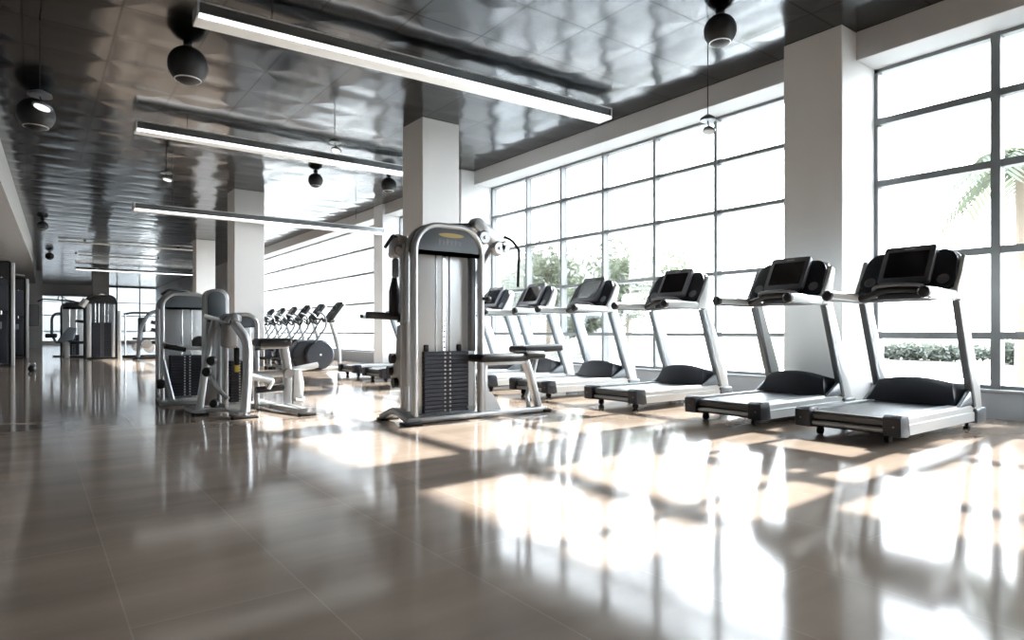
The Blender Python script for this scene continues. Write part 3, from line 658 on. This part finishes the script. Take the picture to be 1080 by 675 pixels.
# ------------------------------------------------------------------ ellipticals (local x toward the window)
def make_elliptical(label, loc):
    t = thing('elliptical_trainer', label, 'elliptical trainer', loc, 0, 'elliptical trainers in a row beside the second column')
    d = MB().lathe([(0, -0.08), (0.30, -0.075), (0.335, -0.05), (0.345, 0.0), (0.335, 0.05), (0.30, 0.08), (0, 0.085)], (0, -0.22, 0.37), (0, -1, 0), 36).build('flywheel_disc', 'disc', t)
    MB().lathe([(0, 0), (0.03, 0), (0.026, 0.012), (0, 0.016)], (0, -0.30, 0.37), (0, -1, 0), 14).build('hub_cap', 'steel', d)
    MB().prism([(-0.62, 0.36), (-0.52, 0.10), (-0.30, 0.05), (0.20, 0.05), (0.30, 0.30), (0.22, 0.60), (-0.10, 0.72), (-0.42, 0.68), (-0.58, 0.52)],
               ((0, -0.15, 0), (1, 0, 0), (0, 0, 1), (0, 1, 0)), 0.36, 0.05, 3).build('drive_housing', 'navy', t)
    MB().box((-0.75, -0.05, 0.0), (0.72, 0.10, 0.075), 0.02).build('base_rail', 'silver', t)
    for x in (-0.70, 0.62): MB().box((x - 0.05, -0.30, 0.0), (x + 0.05, 0.36, 0.06), 0.02).build('stabiliser', 'rubber', t)
    MB().tube(fil([(0.58, 0.03, 0.05), (0.56, 0.03, 0.55), (0.36, 0.03, 1.15)], 0.4, 8), 0, prof=rrect(0.10, 0.09, 0.03, 3)).build('mast', 'silver', t)
    # console tilted, seen edge-on
    th = math.radians(38); v = Vector((math.sin(th), 0, math.cos(th))); n = Vector((math.cos(th), 0, -math.sin(th))); O = Vector((0.44, 0.03, 1.40))
    c = MB().prism(rrect(0.46, 0.56, 0.08, 5), (O + n*0.045, Vector((0, 1, 0)), v, n), 0.022, 0.010).build('console', 'white', t)
    MB().prism(rrect(0.43, 0.53, 0.07, 5), (O - n*0.02, Vector((0, 1, 0)), v, n), 0.075, 0.012).build('console_face', 'black', c)
    MB().prism([(q[0], q[1] + 0.06) for q in rrect(0.28, 0.24, 0.02, 3)], (O - n*0.024, Vector((0, 1, 0)), v, n), 0.006).build('screen', 'screen', c)
    for s in (-1, 1):
        y = 0.03 + s*0.30
        MB().tube(fil([(-0.20, y, 0.55), (0.16, y, 1.05), (0.10, y, 1.30), (-0.06, y, 1.36)], 0.10), 0.022, 10).build('swing_arm', 'grey', t)
        MB().tube(fil([(-0.22, y*0.9, 1.18), (-0.06, y, 1.06), (0.02, y, 1.22), (0.30, 0.03 + s*0.10, 1.18)], 0.05), 0.022, 10).build('hand_grip', 'black', t)
        MB().box((-0.95, 0.03 + s*0.14 - 0.08, 0.24), (-0.45, 0.03 + s*0.14 + 0.08, 0.29), 0.02).build('pedal', 'rubber', t)
        MB().tube([(-0.72, 0.03 + s*0.14, 0.24), (-0.72, 0.03 + s*0.14, 0.06)], 0.02, 8).build('pedal_link', 'silver', t)
    MB().box((0.20, -0.12, 1.12), (0.42, 0.18, 1.20), 0.03).build('bottle_tray', 'black', t)
    return t
E0 = make_elliptical('elliptical trainer with big slate flywheel disc in full view, first of its row', (5.30, 14.75, 0))
for i, lb in enumerate(('second elliptical trainer behind the one with the slate disc in view', 'third elliptical trainer counted from the slate disc',
                        'fourth elliptical trainer counted from the slate disc', 'fifth elliptical trainer counted from the slate disc', 'last elliptical trainer, at the edge of the second column')):
    dup(E0, (5.30 + 0.02*i, 15.95 + 1.12*i, 0), lb)

# ------------------------------------------------------------------ far machines
t = thing('twin_cable_tower', 'black twin stack cable tower in the far group, standing before the far column', 'weight machine', (1.80, 25.0, 0))
arch_tower(t, 0.86, 2.10, 0.40, 0.25, (0.62, 1.20), 0.06, 'black', 'black', 'grey', 0.26, rods=(-0.16, -0.06, 0.10, 0.20), marks=False)
MB().box((-0.40, -0.03, 0.06), (-0.28, 0.03, 1.82), 0.015).build('silver_channel', 'silver', t)
MB().box((0.30, -0.03, 0.06), (0.38, 0.03, 1.82), 0.015).build('silver_channel', 'silver', t)
MB().box((0.45, -0.05, 0.0), (0.55, 0.05, 1.60), 0.02).build('side_post', 'silver', t)
MB().tube([(-0.36, 0.05, 2.02), (0.0, -0.03, 2.15), (0.36, 0.05, 2.02)], 0.03, 8).build('top_cable_guide', 'steel', t)
MB().tube([(-0.55, -0.02, 1.72), (-0.42, -0.02, 1.95)], 0.10, 12).build('pulley_head', 'warmgrey', t)

t = thing('pulldown_machine', 'grey lat pulldown machine with top bar, left of the black twin tower', 'weight machine', (1.12, 27.2, 0))
arch_tower(t, 0.66, 1.90, 0.40, 0.16, (0.5, 0.8), 0.06, 'black', 'black', 'panel', 0.14, rods=(-0.1, 0.1), marks=False)
MB().tube(fil([(-1.0, -0.2, 1.93), (-0.85, -0.2, 2.02), (-0.05, -0.2, 1.98), (0.15, -0.2, 1.92)], 0.05), 0.026, 8).build('pull_bar', 'black', t)
MB().tube([(-0.45, -0.2, 2.0), (-0.40, -0.2, 2.16), (0.0, 0.1, 1.9)], 0.02, 8).build('cable', 'black', t)
MB().prism([(-0.5, 0.5), (0.0, 0.62), (0.1, 1.02), (-0.12, 1.08), (-0.38, 0.72)], ((0, -0.35, 0), (1, 0, 0), (0, 0, 1), (0, 1, 0)), 0.22, 0.04).build('seat_back', 'grey', t)
MB().box((-0.28, -0.5, 0.0), (-0.12, -0.3, 0.55), 0.02).build('seat_post', 'warmgrey', t)
MB().box((-0.1, -0.55, 0.48), (0.4, -0.25, 0.58), 0.03).build('seat_pad', 'pad', t)
MB().tube([(0.05, -0.25, 1.28), (0.42, -0.3, 1.24)], 0.05, 10).build('roller_pad', 'pad', t)

t = thing('dip_station', 'dark dip station with hooped handle before the bright far left window', 'dip station', (0.86, 28.6, 0))
MB().tube([(0.05, 0, 0.0), (0.05, 0, 1.55)], 0.045, 10).build('upright', 'grey', t)
MB().tube(fil([(-0.32, 0, 0.80), (-0.32, 0, 1.42), (-0.20, 0, 1.58), (0.05, 0, 1.55)], 0.15), 0.045, 10).build('hoop_handle', 'black', t)
MB().box((-0.52, -0.12, 0.68), (-0.16, 0.12, 0.84), 0.04).build('arm_pad', 'pad', t)
MB().tube(fil([(-0.28, 0, 0.70), (-0.2, 0, 0.52), (0.3, 0, 0.50)], 0.06), 0.04, 10).build('arm_bracket', 'black', t)
MB().tube([(0.05, 0, 0.72), (0.45, -0.2, 0.58)], 0.06, 10).build('link_arm', 'grey', t)
MB().box((-0.3, -0.3, 0.0), (0.3, -0.22, 0.05), 0.015).box((0.0, -0.3, 0.0), (0.1, 0.3, 0.05), 0.015).build('base', 'grey', t)

t = thing('cable_bench', 'low bench machine with hanging black pad, right of the black twin tower', 'weight machine', (2.75, 25.6, 0))
for x in (-0.22, 0.72): MB().tube([(x, 0.0, 0.0), (x, 0.0, 1.52)], 0.03, 8).build('post', 'silver' if x < 0 else 'grey', t)
MB().tube(fil([(-0.26, 0, 1.50), (0.0, 0, 1.56), (0.85, 0, 1.56), (0.95, 0, 1.46)], 0.05), 0.035, 8).build('top_bar', 'black', t)
MB().box((0.16, -0.08, 0.88), (0.40, 0.04, 1.40), 0.06, 3).build('back_pad', 'pad', t)
MB().tube([(0.28, 0, 0.90), (0.30, 0, 0.60), (0.46, 0, 0.35)], 0.05, 8).build('pad_post', 'grey', t)
MB().box((0.0, -0.14, 0.62), (0.75, 0.14, 0.70), 0.03).build('seat_pad', 'pad', t)
MB().lathe([(0, -0.08), (0.16, -0.07), (0.18, 0), (0.16, 0.07), (0, 0.08)], (0.50, -0.1, 0.36), (0, 1, 0), 20).build('weight_disc', 'warmgrey', t)
MB().lathe([(0, -0.08), (0.13, -0.07), (0.15, 0), (0.13, 0.07), (0, 0.08)], (0.12, -0.1, 0.38), (0, 1, 0), 20).build('weight_disc', 'steel', t)
MB().box((-0.30, -0.06, 0.0), (1.05, 0.06, 0.10), 0.02).box((0.3, -0.3, 0.0), (0.42, 0.3, 0.07), 0.02).build('base', 'black', t)
MB().tube(fil([(0.72, 0, 0.62), (0.84, 0, 1.05), (0.78, 0, 1.36)], 0.1), 0.05, 8).build('press_arm', 'grey', t)

t = thing('arm_machine', 'arched grey arm machine just behind the left arched machine of the cluster', 'weight machine', (3.08, 24.0, 0))
MB().tube(fil([(-0.35, 0, 0.0), (-0.28, 0, 1.05), (-0.02, 0, 1.52), (0.32, 0, 1.62), (0.55, 0, 1.50)], 0.25), 0, prof=rrect(0.12, 0.12, 0.04, 3)).build('arched_frame', 'grey', t)
MB().tube([(0.5, 0.0, 0.0), (0.5, 0.0, 1.5)], 0.05, 8).build('rear_post', 'silver', t)
MB().box((-0.02, -0.14, 0.50), (0.42, 0.14, 0.60), 0.03).build('seat_pad', 'pad', t)
for z in (1.22, 0.98): MB().tube([(0.0, -0.2, z), (0.30, -0.2, z - 0.08)], 0.06, 10).build('roller_pad', 'black', t)
MB().lathe([(0, -0.06), (0.15, -0.06), (0.17, 0), (0.15, 0.06), (0, 0.06)], (-0.12, -0.12, 0.50), (0, 1, 0), 18).build('weight_disc', 'steel', t)
MB().box((-0.5, -0.06, 0.0), (0.6, 0.06, 0.08), 0.02).build('base', 'black', t)

for (x, y, lb) in ((-0.79, 21.2, 'tall dark cable tower cut by the left picture edge'), (-0.53, 27.4, 'tall dark cable tower with silver post, beside the grey far pier')):
    t = thing('cable_tower', lb, 'weight machine', (x, y, 0), 0, 'dark cable towers along the left wall')
    arch_tower(t, 0.62, 2.72, 0.5, 0.06, (0.75, 1.35), 0.06, 'black', 'black', 'navy', 0.40, rods=(-0.12, 0.12), marks=False)
    MB().box((-0.26, -0.05, 1.45), (0.26, 0.02, 2.30), 0.015).build('shroud_panel', 'disc', t)
    MB().box((-0.26, -0.05, 0.10), (0.26, 0.02, 1.35), 0.015).build('stack_cover', 'navy', t)
    cb = MB().box((0.33, -0.09, 0.0), (0.41, 0.02, 2.70), 0.02).build('front_post', 'lampedge', t)
    MB().box((-0.10, -0.085, 0.98), (0.14, -0.04, 1.16), 0.01).build('control_box', 'grey', t)
    MB().tube(fil([(-0.2, 0.1, 2.70), (0.0, 0.0, 2.84), (0.30, -0.02, 2.80)], 0.05), 0.03, 8).build('pulley_arm', 'silver', t)

t = thing('kettlebell', 'small black kettlebell on the floor right of the dark cable towers', 'kettlebell', (-0.02, 18.2, 0))
MB().lathe([(0, 0), (0.05, 0), (0.075, 0.035), (0.08, 0.07), (0.068, 0.11), (0.035, 0.138), (0, 0.14)], (0, 0, 0), n=20).build('body', 'black', t)
MB().tube(fil([(-0.048, 0, 0.11), (-0.055, 0, 0.20), (0.055, 0, 0.20), (0.048, 0, 0.11)], 0.04), 0.012, 10).build('handle', 'steel', t)

# ------------------------------------------------------------------ outside
struct(MB().box((XG + 0.2, -60, -0.35), (16.5, 140, -0.12)).build('pavement', 'pave'))
struct(MB().box((-90, YF + 0.3, -0.35), (XG + 0.2, 140, -0.13)).build('added_ground', 'darkground'))  # dark ground added to block the bright sky below and darken far ceiling
struct(MB().box((16.5, -60, -0.35), (160, 140, -0.10)).build('lawn', 'lawn'))
def leaves(m, c, rad, n, size, rnd):
    for _ in range(n):
        while True:
            p = Vector((rnd.uniform(-1, 1), rnd.uniform(-1, 1), rnd.uniform(-1, 1)))
            if 0.2 < p.length < 1: break
        p = Vector((c[0] + p.x*rad[0], c[1] + p.y*rad[1], c[2] + p.z*rad[2]))
        a = Vector((rnd.gauss(0, 1), rnd.gauss(0, 1), rnd.gauss(0, 0.7))).normalized(); b = a.orthogonal().normalized()
        b = (Matrix.Rotation(rnd.uniform(0, 6.3), 3, a) @ b); s = size*rnd.uniform(0.6, 1.3)
        q = [p - a*s, p + b*s*0.4, p + a*s, p - b*s*0.4]
        m.bm.faces.new([m.bm.verts.new(v) for v in q])
TREES = [(20.0, 18.6, 5.1, 2.2, 'pale green tree outside seen over the third treadmill'), (21.0, 25.0, 5.6, 2.3, 'pale green tree outside seen over the fourth treadmill'),
         (23.0, 31.5, 5.6, 2.3, 'pale green tree outside seen over the fifth treadmill'), (24.0, 38.0, 6.0, 2.6, 'pale green tree outside by the cable station arm'),
         (20.5, 21.8, 3.2, 1.4, 'small bushy tree outside between two larger pale trees')]
for i, (x, y, h, r, lb) in enumerate(TREES):
    t = thing('tree', lb, 'tree', (x, y, -0.1), 0, 'pale trees beyond the second window bay')
    MB().tube([(0, 0, 0), (0.06, 0.05, h*0.35), (0, 0.1, h*0.75)], 0.16, 8, 0.06).build('trunk', 'bark', t)
    m = MB()
    for k in range(9):
        leaves(m, (R.uniform(-.55, .55)*r, R.uniform(-.55, .55)*r, h - r*0.9 + R.uniform(-.55, .55)*r), (r*0.5, r*0.5, r*0.42), 260, 0.16, R)
    m.build('crown', 'leaf', t, recalc=False)
# palm outside the right-hand window
t = thing('palm_tree', 'drooping palm outside the right window beside the mullion', 'palm', (11.3, 2.95, 0.30))
MB().tube([(0, 0, -0.42), (0.04, 0, 1.6), (0, 0.03, 3.0)], 0.12, 10, 0.08).build('trunk', 'bark', t)
for k in range(15):
    az = 2*PI*k/15 + R.uniform(-.15, .15); el = R.uniform(0.15, 1.0); L = R.uniform(0.9, 1.35)
    m = MB(); pts = []
    for j in range(10):
        s = j/9; rr_ = L*s*math.cos(el*(1-0.3*s)); z = 3.0 + L*math.sin(el)*s*0.9 - 1.0*L*s*s*0.9
        pts.append(Vector((rr_*math.cos(az), rr_*math.sin(az), z)))
    m.tube(pts, 0.012, 5, 0.004)
    side = Vector((-math.sin(az), math.cos(az), 0))
    for j in range(1, 10):
        for sg in (-1, 1):
            for e in (0, 0.5):
                p = pts[j] if e == 0 else (pts[j] + pts[j-1]) / 2
                d = (pts[j] - pts[j-1]).normalized(); ln = 0.42*(1 - 0.55*abs(j/9 - 0.45))
                tip = p + side*sg*ln*0.75 + d*ln*0.55 + Vector((0, 0, -0.20*ln - 0.05))
                wv = d*0.028
                m.bm.faces.new([m.bm.verts.new(q) for q in (p - wv, p + (tip - p)*0.5 - wv*1.3, tip, p + (tip - p)*0.5 + wv*1.3, p + wv)])
    m.build('frond', 'palm', t, recalc=False)
t = thing('climbing_shrub', 'dense leafy climber outside at the far right window edge', 'shrub', (12.9, 2.05, -0.12))
MB().tube([(0, 0, 0), (0, 0, 2.8)], 0.05, 8).build('stem', 'bark', t)
m = MB()
for z in (0.9, 1.4, 1.9, 2.4, 2.8): leaves(m, (R.uniform(-.1, .1), R.uniform(-.1, .1), z), (0.30, 0.22, 0.4), 260, 0.07, R)
m.build('foliage', 'palm', t, recalc=False)
for i, (x, y, w, hh, lb) in enumerate(((25.0, 9.3, 2.6, 0.62, 'low clipped hedge outside seen behind the frontmost treadmill uprights'), (24.0, 6.3, 0.7, 0.75, 'small dark bush outside between treadmill upright and mullion'))):
    o = thing('bush', lb, 'bush', (x, y, -0.1)); m = MB()
    leaves(m, (0, 0, hh*0.5), (0.5, w, hh*0.5), 3000, 0.11, R); m.build('foliage', 'hedge', o, recalc=False)
    MB().tube([(0, 0, 0), (0, 0, hh*0.5)], 0.03, 6).build('stem', 'bark', o)
t = thing('building', 'grey building front added close outside the glazed far end to dim it', 'building', (6, 78, -0.1))  # blocker added to cut the sky glare through the far windows
MB().box((-45, 0, 0), (10, 12, 30)).build('walls', 'facadegrey', t)
gm = MB()
for k in range(18):
    for j in range(8): gm.box((-44 + 3*k, -0.08, 1.0 + 3.5*j), (-42.2 + 3*k, 0.02, 3.2 + 3.5*j))
gm.build('glazing', 'darkglazing', t)
# pale buildings far outside
for i, (x, y, w, d, h, lb) in enumerate(((70, 158, 16, 18, 38, 'pale tower block outside seen over the elliptical trainers'), (70, 215, 20, 24, 46, 'taller pale tower block outside, left of the other'),
                                         (80, 92, 20, 14, 14, 'low pale building outside beyond the trees'))):
    t = thing('building', lb, 'building', (x, y, -0.1))
    MB().box((-w/2, -d/2, 0), (w/2, d/2, h)).build('walls', 'facade', t)
    gm = MB()
    for k in range(int(d // 2.2)):
        yy = -d/2 + 0.9 + 2.2*k
        gm.box((-w/2 - 0.06, yy, 1.0), (-w/2 + 0.02, yy + 0.9, h - 1.0))
    for k in range(int(w // 2.2)):
        xx = -w/2 + 0.9 + 2.2*k
        gm.box((xx, -d/2 - 0.06, 1.0), (xx + 0.9, -d/2 + 0.02, h - 1.0))
    gm.build('glazing', 'facadeglass', t)

# ------------------------------------------------------------------ light
wd = bpy.data.worlds.new('sky'); SC.world = wd; wd.use_nodes = True
nt = wd.node_tree; bg = nt.nodes['Background']
tc = nt.nodes.new('ShaderNodeTexCoord'); sp = nt.nodes.new('ShaderNodeSeparateXYZ'); nt.links.new(tc.outputs['Generated'], sp.inputs[0])
cr = nt.nodes.new('ShaderNodeValToRGB'); nt.links.new(sp.outputs['Z'], cr.inputs[0])
cr.color_ramp.elements[0].color = (0.97, 0.98, 1.0, 1); cr.color_ramp.elements[0].position = 0.0
cr.color_ramp.elements[1].color = (0.80, 0.90, 1.0, 1); cr.color_ramp.elements[1].position = 0.9
nt.links.new(cr.outputs[0], bg.inputs['Color']); bg.inputs['Strength'].default_value = 8.8
el, az = math.radians(31.6), math.radians(2.7)
sd = Vector((math.cos(el)*math.cos(az), math.cos(el)*math.sin(az), math.sin(el)))
sl = bpy.data.lights.new('sun', 'SUN'); sl.energy = 12.0; sl.angle = math.radians(0.8); sl.color = (1.0, 0.965, 0.91)
so = bpy.data.objects.new('sun', sl); COL.objects.link(so); so.rotation_euler = sd.to_track_quat('Z', 'Y').to_euler(); so.location = (30, 4, 20)

# ------------------------------------------------------------------ camera
cam = bpy.data.cameras.new('camera'); co = bpy.data.objects.new('camera', cam); COL.objects.link(co)
f = 676.0; yaw = math.atan2(505, f)
cam.sensor_fit = 'HORIZONTAL'; cam.sensor_width = 36; cam.lens = 36*f/1080; cam.clip_end = 600
cam.shift_y = (350 - 337.5)/1080
co.location = (0, 0, 0.90); co.rotation_euler = (PI/2, 0, -yaw)
SC.camera = co
vs = SC.view_settings; vs.view_transform = 'Standard'; vs.look = 'None'; vs.gamma = 1.0; vs.use_curve_mapping = False; vs.exposure = 1.0
SC.display_settings.display_device = 'sRGB'
cy = SC.cycles
cy.use_denoising = True; cy.max_bounces = 10; cy.diffuse_bounces = 5; cy.glossy_bounces = 5; cy.transparent_max_bounces = 16
cy.caustics_reflective = False; cy.caustics_refractive = False; cy.sample_clamp_indirect = 8.0
